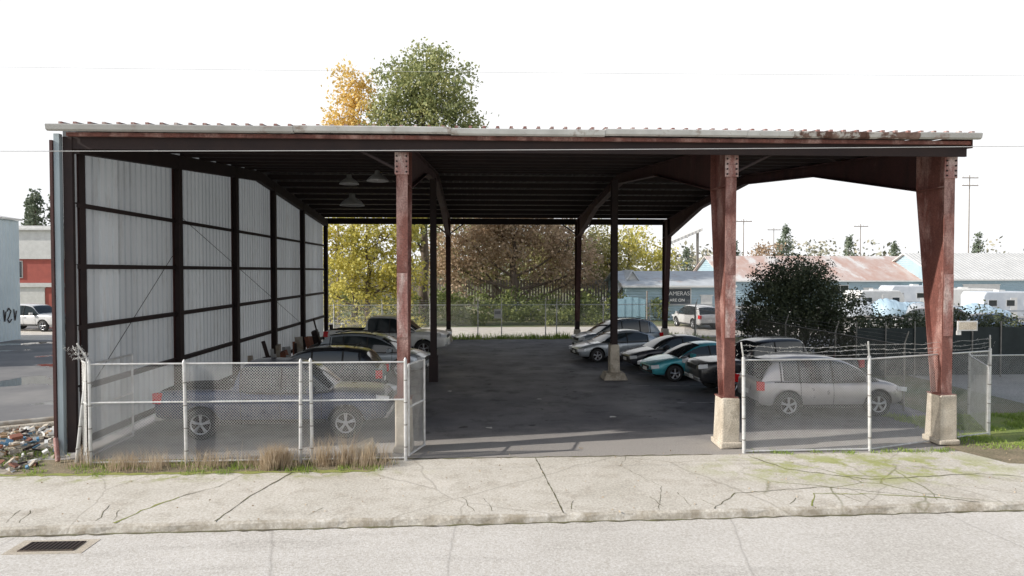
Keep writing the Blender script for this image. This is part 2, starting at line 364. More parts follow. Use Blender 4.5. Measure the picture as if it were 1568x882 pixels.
mb.cyl((X0+.1,16.5,1.6),(X0+.1,21.2,5.0),.009,darkst,5); mb.cyl((X0+.1,21.4,5.9),(X0+.1,36,1.4),.009,darkst,5)
mb.obj('wall_columns_and_girts',shed)
bl=M('pale_blue_trim',(.42,.50,.54),(.30,.36,.40),2,.5,.1,0,(.3,.7),(1,1,.3),(.2,.1,.08),2,(.6,.7))
mb=MB(); mb.box((X0-.18,YF+.02,3.7),(.12,.12,7.2),bl); mb.box((X0-.28,YF-.04,3.6),(.06,.08,7.1),rustd); mb.cyl((X0-.29,YF-.05,.5),(X0-.1,YF-.3,.05),.05,rustl,8)
mb.box((X0+.0,YF+.1,3.7),(.20,.10,7.1),darkst)
mb.obj('corner_trim_and_downspout',shed)
mb=MB(); dm=[darkst,M('old_board',(.25,.2,.15),(.4,.38,.34),3,.9),M('grey_panel',(.4,.42,.43),(.3,.3,.3),2,.6),M('rust_sheet',(.25,.09,.05),(.15,.06,.04),3,.8)]
for i in range(36):
    y=random.uniform(26,40.5); h=random.uniform(.3,1.3)*(1 if i%4 else 1.4); mb.box((X0+.45+random.random()*.7,y,h/2),(.05+random.random()*.3,.1+random.random()*.5,h),random.choice(dm),(random.uniform(-.15,.15),random.uniform(-.3,0),random.uniform(-.3,.3)))
mb.obj('scrap_pile',None,.01)
lm=M('lamp_enamel',(.36,.36,.37),(.26,.26,.26),4,.5,.2)
for x,y,z,k in((-4.35,24,6.6,1.),(-2.75,19,6.78,.7),(-3.95,21.3,6.98,.7)):
    mb=MB(); mb.lathe([(.04*k,.34*k),(.10*k,.32*k),(.11*k,.2*k),(.30*k,.08*k),(.42*k,-.06*k),(.43*k,-.09*k),(.41*k,-.09*k),(.28*k,.05*k),(.08*k,.16*k),(0.01,.16*k)],(x,y,z),lm,20,'z')
    mb.cyl((x,y,z+.3*k),(x,y,rz(y)-.1),.012,darkst,5); mb.lathe([(.0,-.04),(.06,0),(.05,.1),(.04,.15)],(x,y,z),head,12,'z'); mb.obj('pendant_lamp')
# ---------------------------------------------------------------- fences
def mesh_panel(mb,p0,p1,z0,z1,s=.062,r=.0023,mat=wire):
    p0=Vector((p0[0],p0[1],0));p1=Vector((p1[0],p1[1],0)); L=(p1-p0).length; H=z1-z0; d=(p1-p0).normalized()
    nrm=Vector((-d.y,d.x,0)); vs=[];fs=[]
    def seg(u0,v0,u1,v1,off):
        a=p0+d*u0+Vector((0,0,z0+v0))+nrm*off; b_=p0+d*u1+Vector((0,0,z0+v1))+nrm*off
        t_=(b_-a).normalized(); side_=t_.cross(nrm)*r; k=len(vs)
        for p in(a,b_): vs.extend([p+side_,p-side_*.5+nrm*r,p-side_*.5-nrm*r])
        fs.extend([(k,k+1,k+4,k+3),(k+1,k+2,k+5,k+4),(k+2,k,k+3,k+5)])
    c=-H+s*.3
    while c<L:
        u0=max(c,0); u1=min(c+H,L)
        if u1>u0: seg(u0,u0-c,u1,u1-c,.003); seg(u0,H-(u0-c),u1,H-(u1-c),-.003)
        c+=s
    mb.add(vs,fs,mat)
def fence(name,pts,h,arms=(),barb=True,s=.062,r=.0023,posts=None,rails=(1,),pr=.036,armdir=(0,-1),mat=wire,bot=.04,pm=None):
    mb=MB(); pm=pm or galv
    for a,b_ in zip(pts[:-1],pts[1:]):
        mesh_panel(mb,a,b_,bot,h,s,r,mat)
        for f in rails: mb.cyl((a[0],a[1],h*f),(b_[0],b_[1],h*f),.020,pm,8)
    if barb:
        for k in range(3):
            o=.12+.13*k; zz=h+.12+.11*k
            for a,b_ in zip(pts[:-1],pts[1:]):
                n=12; P=[Vector((a[0]+(b_[0]-a[0])*i/n+armdir[0]*o+random.uniform(-.01,.01),a[1]+(b_[1]-a[1])*i/n+armdir[1]*o,zz-.05*math.sin(math.pi*i/n)+random.uniform(-.02,.02))) for i in range(n+1)]
                mb.path(P,.004,mat,4)
                for p in P:
                    for q in range(3):
                        e=Vector((random.uniform(-1,1),random.uniform(-1,1),random.uniform(-1,1)))*.03; c=p+Vector((random.uniform(-.2,.2),0,0)); mb.cyl(c-e,c+e,.003,mat,3)
    for p in (posts or pts):
        lx=p[2] if len(p)>2 else 0
        mb.cyl((p[0],p[1],-.05),(p[0]+lx,p[1],h+.04),pr,pm,10); 
        mb.cyl((p[0]+lx,p[1],h+.04),(p[0]+lx,p[1],h+.10),pr*1.15,pm,10,pr*.3)
        for zz in(.3,.8,1.3,1.8):
            if zz<h: mb.cyl((p[0]+lx*zz/h,p[1],zz),(p[0]+lx*zz/h,p[1],zz+.025),pr*1.2,wired,8)
        if barb: mb.cyl((p[0]+lx,p[1],h+.05),(p[0]+lx+armdir[0]*.42,p[1]+armdir[1]*.42,h+.42),.02,pm,6)
    return mb.obj(name,fixn=False)
fence('chain_link_fence',[(-8.45,15.25),(-1.62,15.3)],2.22,posts=[(-8.45,15.25),(-6.38,15.2,-.03),(-3.92,15.2,.02),(-3.68,15.3,-.03),(-1.62,15.3)],rails=(1,.62,.03),barb=False)
fence('chain_link_fence',[(-8.8,15.6),(-8.5,15.22)],2.25,posts=[(-8.9,15.5,.28)],rails=(1,.6),barb=True,armdir=(-.3,-.4))
fence('chain_link_fence',[(6.2,15.55),(9.25,15.6),(13.25,17.0)],2.18,posts=[(6.2,15.55,-.03),(9.25,15.6,-.04),(13.25,17.0)],rails=(1,.02),barb=True,armdir=(-.25,-.3),pr=.040)
mb=MB()
def gate(mb,a,b_,h):
    for p in(a,b_): mb.cyl((p[0],p[1],.08),(p[0],p[1],h),.028,galv,8)
    for z in(.1,h*.55,h): mb.cyl((a[0],a[1],z),(b_[0],b_[1],z),.024,galv,8)
    mesh_panel(mb,a,b_,.1,h)
gate(mb,(-1.56,15.38),(-1.28,16.3),2.15); mb.obj('chain_link_gate',fixn=False)
mb=MB(); gate(mb,(-8.7,15.7),(-8.7,17.6),2.15); mb.obj('chain_link_gate',fixn=False)
fence('chain_link_fence',[(-12,43.2),(4.3,43.2)],2.1,posts=[(x,43.2) for x in(-12,-9,-6,-3,0,1.5,4.3)],rails=(1,),s=.12,r=.003)
fence('chain_link_fence',[(4.3,43.2),(18,43.4)],2.1,posts=[(x,43.2) for x in(5,8,11,14,17)],rails=(1,),s=.12,r=.003)
fence('chain_link_fence',[(13.25,17.0),(14.5,19.4),(32,20.2)],1.75,posts=[(14.5,19.4),(17.2,19.5),(20,19.7)],rails=(1,),barb=False)
gs=M('green_black_screen',(.02,.028,.028),(.03,.04,.04),3,.8)
mb=MB()
for i in range(30):
    x=14.9+i*1.2; mb.box((x+.6,26.2+.02*i,1.05),(1.2-.01,.02,1.9+random.uniform(-.05,.05)),gs); mb.cyl((x,26.14+.02*i,0),(x,26.14+.02*i,2.25),.03,wired,6)
mb.obj('screened_fence')
fence('chain_link_fence',[(12.9,20),(12.9,42)],2.0,posts=[(12.9,y) for y in range(20,43,4)],rails=(1,),barb=True,s=.1,r=.003,armdir=(.3,0),mat=wired,pm=wired,pr=.028)
mb=MB(); mb.box((11.85,15.95,2.92),(.5,.03,.24),galv); mb.box((11.85,15.93,2.92),(.44,.005,.18),conc); mb.box((11.65,15.97,2.75),(.1,.04,.1),galv)
mb.obj('fence_sign')
mb=MB(); mb.box((1.25,43.12,1.55),(.45,.02,.6),white); mb.box((1.25,43.10,1.62),(.36,.01,.2),dm[2]); mb.obj('gate_notice')
# ---------------------------------------------------------------- vehicles
def paint(name,c,metal=.4):
    m,t,b=nt(name); v=coords(t); n=noise(t,v,3,6)
    t.links.new(mix(t,math_(t,'MULTIPLY',ramp(t,n,.4,.8),.25),c,(.20,.18,.15)),b.inputs['Base Color']); b.inputs['Metallic'].default_value=metal
    t.links.new(ramp(t,n,.3,.7,(.25,.25,.25,1),(.42,.42,.42,1)),b.inputs['Roughness']); b.inputs['Coat Weight'].default_value=.8; b.inputs['Coat Roughness'].default_value=.06
    return m
SP={
'sedan':dict(L=4.5,st=[(-2.25,.42,.76,.60),(-2.2,.28,.92,.74),(-2.0,.24,1.0,.82),(-1.3,.22,.99,.87),(-.4,.2,.94,.88),(.7,.2,.92,.88),(1.05,.2,.93,.87),(1.5,.22,.87,.86),(1.95,.24,.77,.81),(2.17,.26,.66,.71),(2.25,.38,.58,.60)],
   prof=[(1.2,.90),(.85,1.12),(.5,1.29),(.22,1.38),(-.2,1.43),(-.6,1.43),(-.95,1.37),(-1.3,1.24),(-1.6,1.10),(-1.85,.98)],f1=.25,r1=-.9,cp=-1.15,belt=.92,wb=.83,wr=.62,ax=(-1.33,1.38),rw=.32,doors=(.85,-.12,-1.05),pil=(-.12,)),
'suv':dict(L=4.5,st=[(-2.25,.50,.92,.70),(-2.2,.36,1.06,.82),(-2.05,.31,1.13,.88),(-1.3,.28,1.12,.92),(-.4,.27,1.06,.92),(.7,.27,1.03,.92),(1.05,.27,1.07,.92),(1.45,.28,1.05,.91),(1.85,.30,.98,.88),(2.12,.34,.86,.78),(2.25,.46,.70,.64)],
   prof=[(1.42,1.02),(1.1,1.24),(.75,1.46),(.45,1.61),(.1,1.70),(-.5,1.74),(-1.0,1.73),(-1.45,1.68),(-1.75,1.62),(-1.92,1.45),(-2.05,1.25),(-2.12,1.08)],f1=.5,r1=-1.75,cp=-1.55,belt=1.03,wb=.87,wr=.68,ax=(-1.36,1.34),rw=.37,doors=(1.0,-.02,-1.0),pil=(-.02,-1.0)),
'pickup':dict(L=5.8,st=[(-2.9,.55,1.05,.84),(-2.88,.5,1.20,.90),(-2.7,.48,1.26,.93),(-1.5,.42,1.26,.94),(-.98,.4,1.25,.94),(-.4,.38,1.18,.94),(.9,.38,1.16,.94),(1.35,.38,1.22,.93),(1.9,.38,1.21,.92),(2.5,.4,1.16,.91),(2.8,.45,1.08,.86),(2.9,.52,.94,.80)],
   prof=[(1.50,1.18),(1.22,1.42),(.98,1.66),(.76,1.80),(.3,1.88),(-.2,1.90),(-.78,1.89),(-.90,1.82),(-.96,1.5),(-1.0,1.2)],f1=.78,r1=-.84,cp=-.80,belt=1.17,wb=.89,wr=.72,ax=(-1.75,1.85),rw=.40,doors=(1.25,.22,-.76),pil=(.22,)),
}
cache={}
def ringpts(w,zb,zt):
    h=zt-zb; half=[(0,zb),(.80*w,zb),(.95*w,zb+.10*h),(w,zb+.45*h),(.985*w,zb+.74*h),(.94*w,zt-.035),(.82*w,zt),(.4*w,zt+.018),(0,zt+.022)]
    return half
def body_mesh(kind):
    if kind in cache: return cache[kind]
    sp=SP[kind]; vs=[];fs=[]; N=16
    for (x,zb,zt,w) in sp['st']:
        hp=ringpts(w,zb,zt); ring=hp+[(-a,b_) for a,b_ in hp[-2:0:-1]]
        vs+=[(x,a,b_) for a,b_ in ring]
    n=len(sp['st'])
    for i in range(n-1):
        for k in range(N): fs.append((i*N+k,i*N+(k+1)%N,(i+1)*N+(k+1)%N,(i+1)*N+k))
    fs.append(tuple(range(N))[::-1]); fs.append(tuple(range((n-1)*N,n*N)))
    me=bpy.data.meshes.new('b'); me.from_pydata(vs,[],fs); me.materials.append(black); me.materials.append(black)
    bm=bmesh.new(); bm.from_mesh(me); bmesh.ops.recalc_face_normals(bm,faces=bm.faces); bm.to_mesh(me); bm.free()
    o=bpy.data.objects.new('tmp',me); COL.objects.link(o)
    sd=o.modifiers.new('s','SUBSURF'); sd.levels=2; sd.render_levels=2
    cut=[]
    def addcut(mb):
        c=mb.obj('cut'); c.data.materials.clear(); c.data.materials.append(black); c.data.materials.append(black)
        for p in c.data.polygons: p.material_index=1
        cut.append(c); bo=o.modifiers.new('x','BOOLEAN'); bo.object=c; bo.operation='DIFFERENCE'; bo.solver='EXACT'
    for ax in sp['ax']:
        mb=MB(); mb.cyl((ax,-1.2,sp['rw']),(ax,1.2,sp['rw']),sp['rw']+.07,black,28); addcut(mb)
    if kind=='pickup':
        mb=MB(); mb.box((-1.95,0,1.2),(1.70,1.5,.9),black); addcut(mb)
    dg=bpy.context.evaluated_depsgraph_get(); ev=o.evaluated_get(dg); nm=bpy.data.meshes.new_from_object(ev)
    for p in nm.polygons: p.use_smooth=(p.material_index==0)
    bpy.data.objects.remove(o)
    for c in cut: bpy.data.objects.remove(c)
    cache[kind]=nm; return nm
def wheel(mb,x,y,r,s_,w=.22):
    mb.lathe([(r*.62,-w/2),(r*.9,-w/2),(r,-w*.36),(r,w*.36),(r*.9,w/2),(r*.62,w/2)],(x,y,r),black,28)
    yo=y+s_*w*.46
    mb.lathe([(r*.68,0),(r*.62,s_*.012),(r*.57,-s_*.03)],(x,yo,r),chrome,24)
    mb.lathe([(r*.6,-s_*.06),(0.001,-s_*.06)],(x,yo,r),darkst,20)
    for k in range(5):
        a=2*math.pi*k/5+.3
        for da in(-.16,.16): mb.cyl((x+.04*math.cos(a+da),yo,r+.04*math.sin(a+da)),(x+r*.62*math.cos(a+da*.7),yo,r+r*.62*math.sin(a+da*.7)),.019,chrome,6)
    mb.lathe([(.065,-s_*.01),(.05,s_*.02),(.001,s_*.022)],(x,yo,r),chrome,12)
def car(name,kind,col,loc,ang,metal=.4,rack=False,scale=1):
    sp=SP[kind]; e=empty(name,(loc[0],loc[1],0),ang); e.scale=(scale,)*3
    pm=paint(name+'_paint',col,metal)
    me=body_mesh(kind).copy(); me.materials[0]=pm; me.materials[1]=black
    o=bpy.data.objects.new('body',me); COL.objects.link(o); o.parent=e
    pr=sp['prof']; px_=[p[0] for p in pr][::-1]; pz_=[p[1] for p in pr][::-1]
    zb,wb,wr,f1,r1=sp['belt']-.03,sp['wb'],sp['wr'],sp['f1'],sp['r1']; zmax=max(pz_)
    fx,rx=pr[0][0],pr[-1][0]; ns=28; X=[fx+(rx-fx)*i/ns for i in range(ns+1)]
    Z=np.interp(X,px_,pz_); 
    for _ in range(2): Z[1:-1]=(Z[:-2]+2*Z[1:-1]+Z[2:])/4
    rings=[]
    for x,z in zip(X,Z):
        t_=min(1,max(0,(z-zb)/(zmax-zb))); u=(x-(fx+rx)/2)/((fx-rx)/2); tp=1-.07*u*u
        wbx=wb*tp; we=(wb+(wr-wb)*t_**1.2)*tp
        h=[(wbx,zb),((wbx+we)/2+.015*t_,zb+(z-zb)*.5),(we,z-.075*t_),(we-.055,z-.018),(we*.5,z+.018*t_),(0,z+.028*t_)]
        rings.append([(x,a,b_) for a,b_ in h]+[(x,-a,b_) for a,b_ in h[-2::-1]])
    n=11; mb=MB(); G=[];Pn=[]
    for i in range(ns):
        xm=(X[i]+X[i+1])/2
        for k in range(n-1):
            f=(i*n+k,i*n+k+1,(i+1)*n+k+1,(i+1)*n+k); kk=min(k,9-k)
            if kk<=1: g=xm>sp['cp']
            elif kk==2: g=False
            else: g=(xm>f1 and xm<fx-.05) or (xm<r1 and xm>rx+.06)
            (G if g else Pn).append(f)
    vs=[p for r_ in rings for p in r_]
    mb.add(vs,G,glassm,True); mb.obj('windows',e,fixn=False)
    mb=MB(); mb.add(vs,Pn,pm,True); mb.obj('roof_and_pillars',e,fixn=False)
    mb=MB()
    def at(x):
        i=min(range(ns+1),key=lambda q:abs(X[q]-x)); return rings[i]
    for s_ in(-1,1):
        for px in sp['pil']:
            r_=at(px); mb.path([Vector((px,abs(r_[k][1])*s_,r_[k][2])) for k in(0,1,2)],.03,black,6)
        r_=at(sp['cp']); mb.path([Vector((sp['cp'],abs(r_[k][1])*s_,r_[k][2])) for k in(0,1,2)],.02,black,6)
        mb.path([Vector((x,abs(at(x)[0][1])*s_+.004*s_,zb+.03)) for x in np.linspace(fx-.1,rx+.35,7)],.018,black,6)
        for dx_ in sp['doors']:
            st=sp['st']; w=np.interp(dx_,[q[0] for q in st],[q[3] for q in st]); a=np.interp(dx_,[q[0] for q in st],[q[1] for q in st]); b_=np.interp(dx_,[q[0] for q in st],[q[2] for q in st])
            hp=ringpts(float(w),float(a),float(b_)); mb.path([(dx_,(q[0]-.004)*s_,q[1]) for q in hp[2:7]],.007,black,4)
            if dx_<sp['doors'][0]: mb.box((dx_+.17,(w*.985)*s_,a+(b_-a)*.74),(.17,.035,.03),pm if kind!='pickup' else black)
        mb.box((.0,s_*sp['st'][4][3]*.93,sp['st'][4][1]+.05),(abs(sp['ax'][0]-sp['ax'][1])-.9,.06,.1),black)
        mb.box((fx-.5,s_*(wb+.14),zb+.13),(.12,.20,.14),pm,(0,0,s_*.25)); mb.cyl((fx-.5,s_*(wb-.03),zb+.06),(fx-.5,s_*(wb+.1),zb+.1),.025,black,6)
    if rack:
        for s_ in(-1,1): mb.path([(x,s_*(abs(at(x)[3][1])-.02),at(x)[3][2]+.05) for x in np.linspace(f1-.2,r1+.15,5)],.02,black,6)
        for x in(f1-.4,r1+.4): mb.cyl((x,-wr*.9,zmax+.05),(x,wr*.9,zmax+.05),.018,black,6)
    mb.obj('trim_and_mirrors',e)
    mb=MB(); L=sp['L']/2; st=sp['st']; zt=st[-2][2]; w=st[-2][3]
    for s_ in(-1,1):
        mb.box((L-.16,s_*(w*.90),zt-.07),(.30,.28,.13),head,(0,.15,-s_*.5)); mb.box((-L+.10,s_*(st[1][3]*.93),st[1][2]-.14),(.22,.18,.26 if kind!='sedan' else .16),red,(0,0,s_*.3))
    mb.box((L-.055,0,zt-.14),(.10,w*1.0,.14),black); mb.box((L-.08,0,.40 if kind!='pickup' else .55),(.14,w*1.7,.13),black if kind!='pickup' else chrome)
    mb.box((L+.00,0,.46 if kind!='pickup' else .58),(.02,.34,.13),white); mb.box((-L-.005,0,.68),(.02,.34,.14),white)
    mb.box((-L+.06,0,.42 if kind!='pickup' else .55),(.16,w*1.9,.14),black if kind!='pickup' else chrome)
    mb.obj('lights_and_bumpers',e,.02)
    mb=MB()
    for ax in sp['ax']:
        for s_ in(-1,1): wheel(mb,ax,s_*(st[4][3]-.13),sp['rw'],s_)
    mb.obj('wheels',e)
    return e
car('suv','suv',(.46,.44,.45),(10.3,20.1),R(1),.45)
car('pickup_truck','pickup',(.035,.052,.105),(-5.2,18.3),R(0),.3)
car('suv','suv',(.02,.022,.03),(-5.35,22.9),R(180),.2,True)
car('suv','suv',(.50,.56,.62),(-4.25,28.0),R(-8),.4,True)
car('pickup_truck','pickup',(.80,.81,.79),(-4.5,34.8),R(-6),.0,scale=1.05)
car('pickup_truck','pickup',(.02,.021,.025),(10.35,23.6),R(182),.3)
car('sedan','sedan',(.05,.38,.45),(8.75,26.7),R(189),.3)
car('sedan','sedan',(.035,.038,.055),(8.6,29.6),R(188),.3)
car('sedan','sedan',(.48,.53,.57),(6.75,32.4),R(190),.5)
car('suv','suv',(.26,.31,.36),(7.3,35.6),R(188),.5,True)
car('pickup_truck','pickup',(.75,.75,.75),(-31.9,50.5),R(-15),.05)
car('suv','suv',(.10,.10,.11),(30.5,45),R(90),.3)
car('sedan','sedan',(.5,.5,.52),(34,31),R(190),.3)
car('suv','suv',(.6,.6,.6),(16.3,50.5),R(100),.1)
car('sedan','sedan',(.08,.10,.16),(18.6,49.5),R(95),.1)
car('sedan','sedan',(.5,.5,.5),(3.4,63.5),R(10),.1)
# ---------------------------------------------------------------- foliage
def leafmat(name,a,b_,c,sc=.5,transl=.35):
    m,t,b=nt(name); g=t.nodes.new('ShaderNodeNewGeometry')
    r=t.nodes.new('ShaderNodeValToRGB'); r.color_ramp.elements[0].color=a+(1,); r.color_ramp.elements[1].color=b_+(1,)
    e=r.color_ramp.elements.new(.5); e.color=c+(1,)
    n=noise(t,coords(t),sc,3); f=math_(t,'ADD',math_(t,'MULTIPLY',g.outputs['Random Per Island'],.5),math_(t,'MULTIPLY',math_(t,'SUBTRACT',n,.25),1.0),True)
    t.links.new(f,r.inputs[0]); t.links.new(r.outputs[0],b.inputs['Base Color']); b.inputs['Roughness'].default_value=.6
    if transl:
        tr=t.nodes.new('ShaderNodeBsdfTranslucent'); t.links.new(r.outputs[0],tr.inputs[0]); ms=t.nodes.new('ShaderNodeMixShader'); ms.inputs[0].default_value=transl
        t.links.new(b.outputs[0],ms.inputs[1]); t.links.new(tr.outputs[0],ms.inputs[2]); t.links.new(ms.outputs[0],t.nodes['Material Output'].inputs[0])
    return m
bark=M('bark',(.16,.125,.10),(.09,.07,.055),3,.95,0,.6,(.3,.7),(1,1,.3))
def leaves(centres,sig,per,size):
    C=np.repeat(np.array(centres),per,axis=0); n=len(C); C=C+np.random.normal(0,1,(n,3))*np.array(sig)
    a=np.random.normal(0,1,(n,3)); a/=np.linalg.norm(a,axis=1)[:,None]; b_=np.random.normal(0,1,(n,3)); b_=np.cross(a,b_); b_/=np.linalg.norm(b_,axis=1)[:,None]
    s=size*np.random.uniform(.5,1.2,(n,1)); a=a*s; b_=b_*s*.6
    V=np.empty((n,4,3)); V[:,0]=C-a; V[:,1]=C-b_; V[:,2]=C+a; V[:,3]=C+b_
    return V.reshape(-1,3)
def leafobj(name,V,mat,parent=None):
    n=len(V)//4; me=bpy.data.meshes.new(name); me.vertices.add(len(V)); me.vertices.foreach_set('co',V.ravel().astype(np.float32))
    me.loops.add(4*n); me.loops.foreach_set('vertex_index',np.arange(4*n)); me.polygons.add(n); me.polygons.foreach_set('loop_start',np.arange(0,4*n,4)); me.polygons.foreach_set('loop_total',np.full(n,4))
    me.materials.append(mat); me.update(calc_edges=True); me.validate(); o=bpy.data.objects.new(name,me); COL.objects.link(o)
    if parent: o.parent=parent
    return o
def tree(name,base,h,crown,mat,nclump,per,size,r0=.35,sig=.4,lean=0):
    e=empty(name); mb=MB(); B=Vector((base[0],base[1],0)); pts=[B]
    n=8
    for i in range(1,n+1):
        f=i/n; pts.append(B+Vector((lean*f+random.uniform(-.15,.15),random.uniform(-.15,.15),h*.93*f)))
    for i in range(n): mb.cyl(pts[i],pts[i+1],r0*(1-i/n*.9),bark,8,r0*(1-(i+1)/n*.9),caps=False)
    cl=[]; vol=[c[3]*c[4]*c[5] for c in crown]; tot=sum(vol)
    for c,vv in zip(crown,vol):
        cc=B+Vector((c[0],c[1],c[2])); k=max(4,int(nclump*vv/tot))
        zt=max(h*.18,min(cc.z-abs(c[3])*.9,h*.8)); i=int(zt/(h*.93)*n); st=pts[min(i,n)]
        mid=(st+cc)/2+Vector((0,0,-.1*h*.3)); rr=max(.04,r0*.4*(1-zt/h)+.03)
        mb.cyl(st,mid,rr,bark,6,rr*.7,caps=False); mb.cyl(mid,cc,rr*.7,bark,6,rr*.3,caps=False)
        for _ in range(k):
            d=np.random.normal(0,1,3); d/=np.linalg.norm(d); rad=random.random()**.45
            p=cc+Vector((d[0]*c[3]*rad,d[1]*c[4]*rad,d[2]*c[5]*rad)); cl.append(tuple(p))
            if random.random()<.25: mb.cyl(cc,p,.05*rr/.1*.3+.015,bark,4,.01,caps=False)
    mb.obj('trunk_and_limbs',e,fixn=False); leafobj('leaves',leaves(cl,(sig,sig,sig*.8),per,size),mat,e); return e
LG=leafmat('green_leaves',(.17,.21,.09),(.68,.62,.28),(.36,.40,.18),.45,.4)
LY=leafmat('yellow_leaves',(.62,.42,.10),(.92,.76,.34),(.82,.60,.20),.5,.4)
LYG=leafmat('yellow_green_leaves',(.28,.30,.09),(.88,.78,.24),(.64,.58,.15),.6,.4)
LB=leafmat('brown_leaves',(.22,.17,.11),(.68,.52,.36),(.46,.34,.23),.5,.35)
LBG=leafmat('olive_brown_leaves',(.16,.17,.08),(.58,.48,.24),(.34,.33,.15),.4,.35)
LD=leafmat('dark_shrub_leaves',(.025,.038,.025),(.15,.16,.08),(.065,.085,.042),.7,.2)
LH=leafmat('hedge_leaves',(.07,.10,.03),(.44,.46,.15),(.20,.24,.08),.5,.3)
LH2=leafmat('distant_leaves',(.22,.22,.17),(.42,.37,.28),(.29,.29,.22),.08,0)
def PX(px,d): return (px-784)/1045*d+.05*d
d=58; cx=PX(650,d)
cr=[(0,0,18.3,3.6,3.6,4.6),(-2.6,0,16,2.8,2.6,3.4),(2.7,.5,15.5,2.8,2.6,4.0),(.5,0,12.5,4.6,4,3.6),(-1.4,0,21.2,2.0,2.0,2.2),(2.4,0,19.8,2.0,2,2.4),(.5,0,20.6,2.2,2,2.4),(-2.8,0,18.8,2.0,2,2.4),(3.8,0,13.2,1.5,2,2.2),(-1,0,9.3,3.5,3,3),(3.6,0,17.4,1.3,2,1.8)]
tree('cottonwood_tree',(cx,d),22,cr,LG,520,54,.17,.45,.42)
d=59; cx=PX(545,d)
cr=[(0,0,17.5,2.2,2.2,4.2),(-1.0,0,14,2.8,2.5,3.2),(1.2,0,12.4,2.6,2.5,3),(-.8,0,19.4,1.2,1.2,2.4),(.9,0,20,1.1,1.1,1.6)]
tree('yellow_poplar_tree',(cx,d),20.5,cr,LY,200,44,.17,.3,.42)
d=53; cx=PX(565,d)
cr=[(-2.2,0,6,2.4,2.2,3.4),(.8,0,6.8,2.6,2,3.2),(0,0,2.9,3.6,2,2.2),(3.0,0,4.4,1.8,1.8,3.0),(-3.2,0,3.0,1.2,1.5,2.2),(2.6,0,8,2,2,2)]
tree('yellow_maple_tree',(cx,d),10,cr,LYG,270,48,.15,.25,.36)
d=64; cx=PX(787,d)
cr=[(-4.2,0,7.0,3.4,3,2.4),(-1.5,0,9,3.4,3,2.4),(2,0,8.6,3.4,3,2.4),(5,0,6.6,3,3,2.4),(-6.2,0,5,2,2.4,1.8),(7,0,4.6,2,2,1.8),(0,0,6.2,3,3,1.8),(-3,1,4.6,2.4,2,1.4),(3.2,0,4.4,2.6,2,1.4),(-5.5,0,3.4,1.6,2,1.2),(5.5,0,3.2,1.6,2,1.2)]
tree('brown_maple_tree',(cx,d),10.5,cr,LB,420,42,.17,.5,.5)
d=70; tree('brown_maple_tree',(PX(890,d),d),10,[(0,0,7,4,3,3),(3,0,5,3,3,3),(-3,0,5.5,3,3,2.5),(0,0,3,4,2,1.6)],LBG,190,42,.19,.3,.5)
d=78; tree('olive_tree',(PX(760,d),d),12,[(0,0,8,5,3,3.4),(5,0,6,4,3,3.4),(-5,0,6.5,4,3,3.4),(0,0,3.5,6,2,2.4)],LBG,240,42,.22,.3,.6)
d=72; tree('maple_tree',(PX(965,d),d),9.5,[(0,0,6.5,3.5,3,2.6),(3,0,4.5,2.4,3,2),(-3,0,4.8,2.4,3,2)],LYG,120,40,.18,.3,.5)
def mass(name,boxes,mat,per,size,sig=.22,dens=2.0):
    cl=[]
    for (x0,x1,y0,y1,z0,z1) in boxes:
        n=int((x1-x0)*max(.6,(z1-z0))*dens*max(1,(y1-y0)*.6))
        for _ in range(n):
            x=random.uniform(x0,x1); u=(x-(x0+x1)/2)/((x1-x0)/2); top=z0+(z1-z0)*(1-.35*u*u)*(.8+.2*math.sin(x*2.1+x0)); cl.append((x,random.uniform(y0,y1),z0+(top-z0)*random.random()**.6))
    return leafobj(name,leaves(cl,(sig,)*3,per,size),mat)
d=54
mass('ivy_hedge',[(PX(640,d),PX(720,d),52.6,54.6,0,2.2),(PX(700,d),PX(880,d),52.6,54.5,0,1.7),(PX(860,d),PX(945,d),53,55,0,1.0)],LH,34,.10,.22,5)
mass('ivy_hedge',[(PX(490,d),PX(650,d),50.6,52.6,0,1.3)],LYG,30,.10,.22,3)
mass('bramble_bank',[(-30,16,57,62,0,2.6)],LH,26,.16,.35,1.6)
mb=MB()
fs_=M('slat_fence',(.24,.21,.19),(.34,.30,.27),3,.9)
for i in range(110): mb.box((-14+i*.28,66,2.1+random.uniform(-.05,.05)),(.2,.03,2.6),fs_)
mb.box((1.4,66.05,3.0),(31,.05,.1),fs_); mb.obj('slatted_fence')
def bush(name,ells,mat,n,per,size,sig):
    cl=[]; 
    for c in ells:
        for _ in range(int(n*max(.5,c[3]*c[5]/4))):
            dd=np.random.normal(0,1,3); dd/=np.linalg.norm(dd); r_=random.random()**.4; z=c[2]+dd[2]*c[5]*r_
            if z>0.05: cl.append((c[0]+dd[0]*c[3]*r_,c[1]+dd[1]*c[4]*r_,z))
    mb=MB(); 
    for p in random.sample(cl,min(40,len(cl))): mb.cyl((ells[0][0]+(p[0]-ells[0][0])*.3,ells[0][1],0),p,.03,bark,4,.008,caps=False)
    e=empty(name); mb.obj('stems',e,fixn=False); leafobj('leaves',leaves(cl,(sig,)*3,per,size),mat,e)
bush('holly_bush',[(15.0,32,2.3,2.5,2,2.2),(13.7,31.5,1.8,1.3,1.6,1.8),(17.0,31.5,1.7,2.0,1.6,1.7),(14.6,32,3.7,1.5,1.3,1.2),(15.9,32,3.5,1.2,1.1,1.3)],LD,200,44,.07,.20)
bush('bramble_bush',[(20,30,1.1,2.6,1.4,1.3),(22.6,30,1.3,2.2,1.4,1.2),(18.0,29,1.0,2.0,1.3,1.2)],LD,260,40,.07,.18)
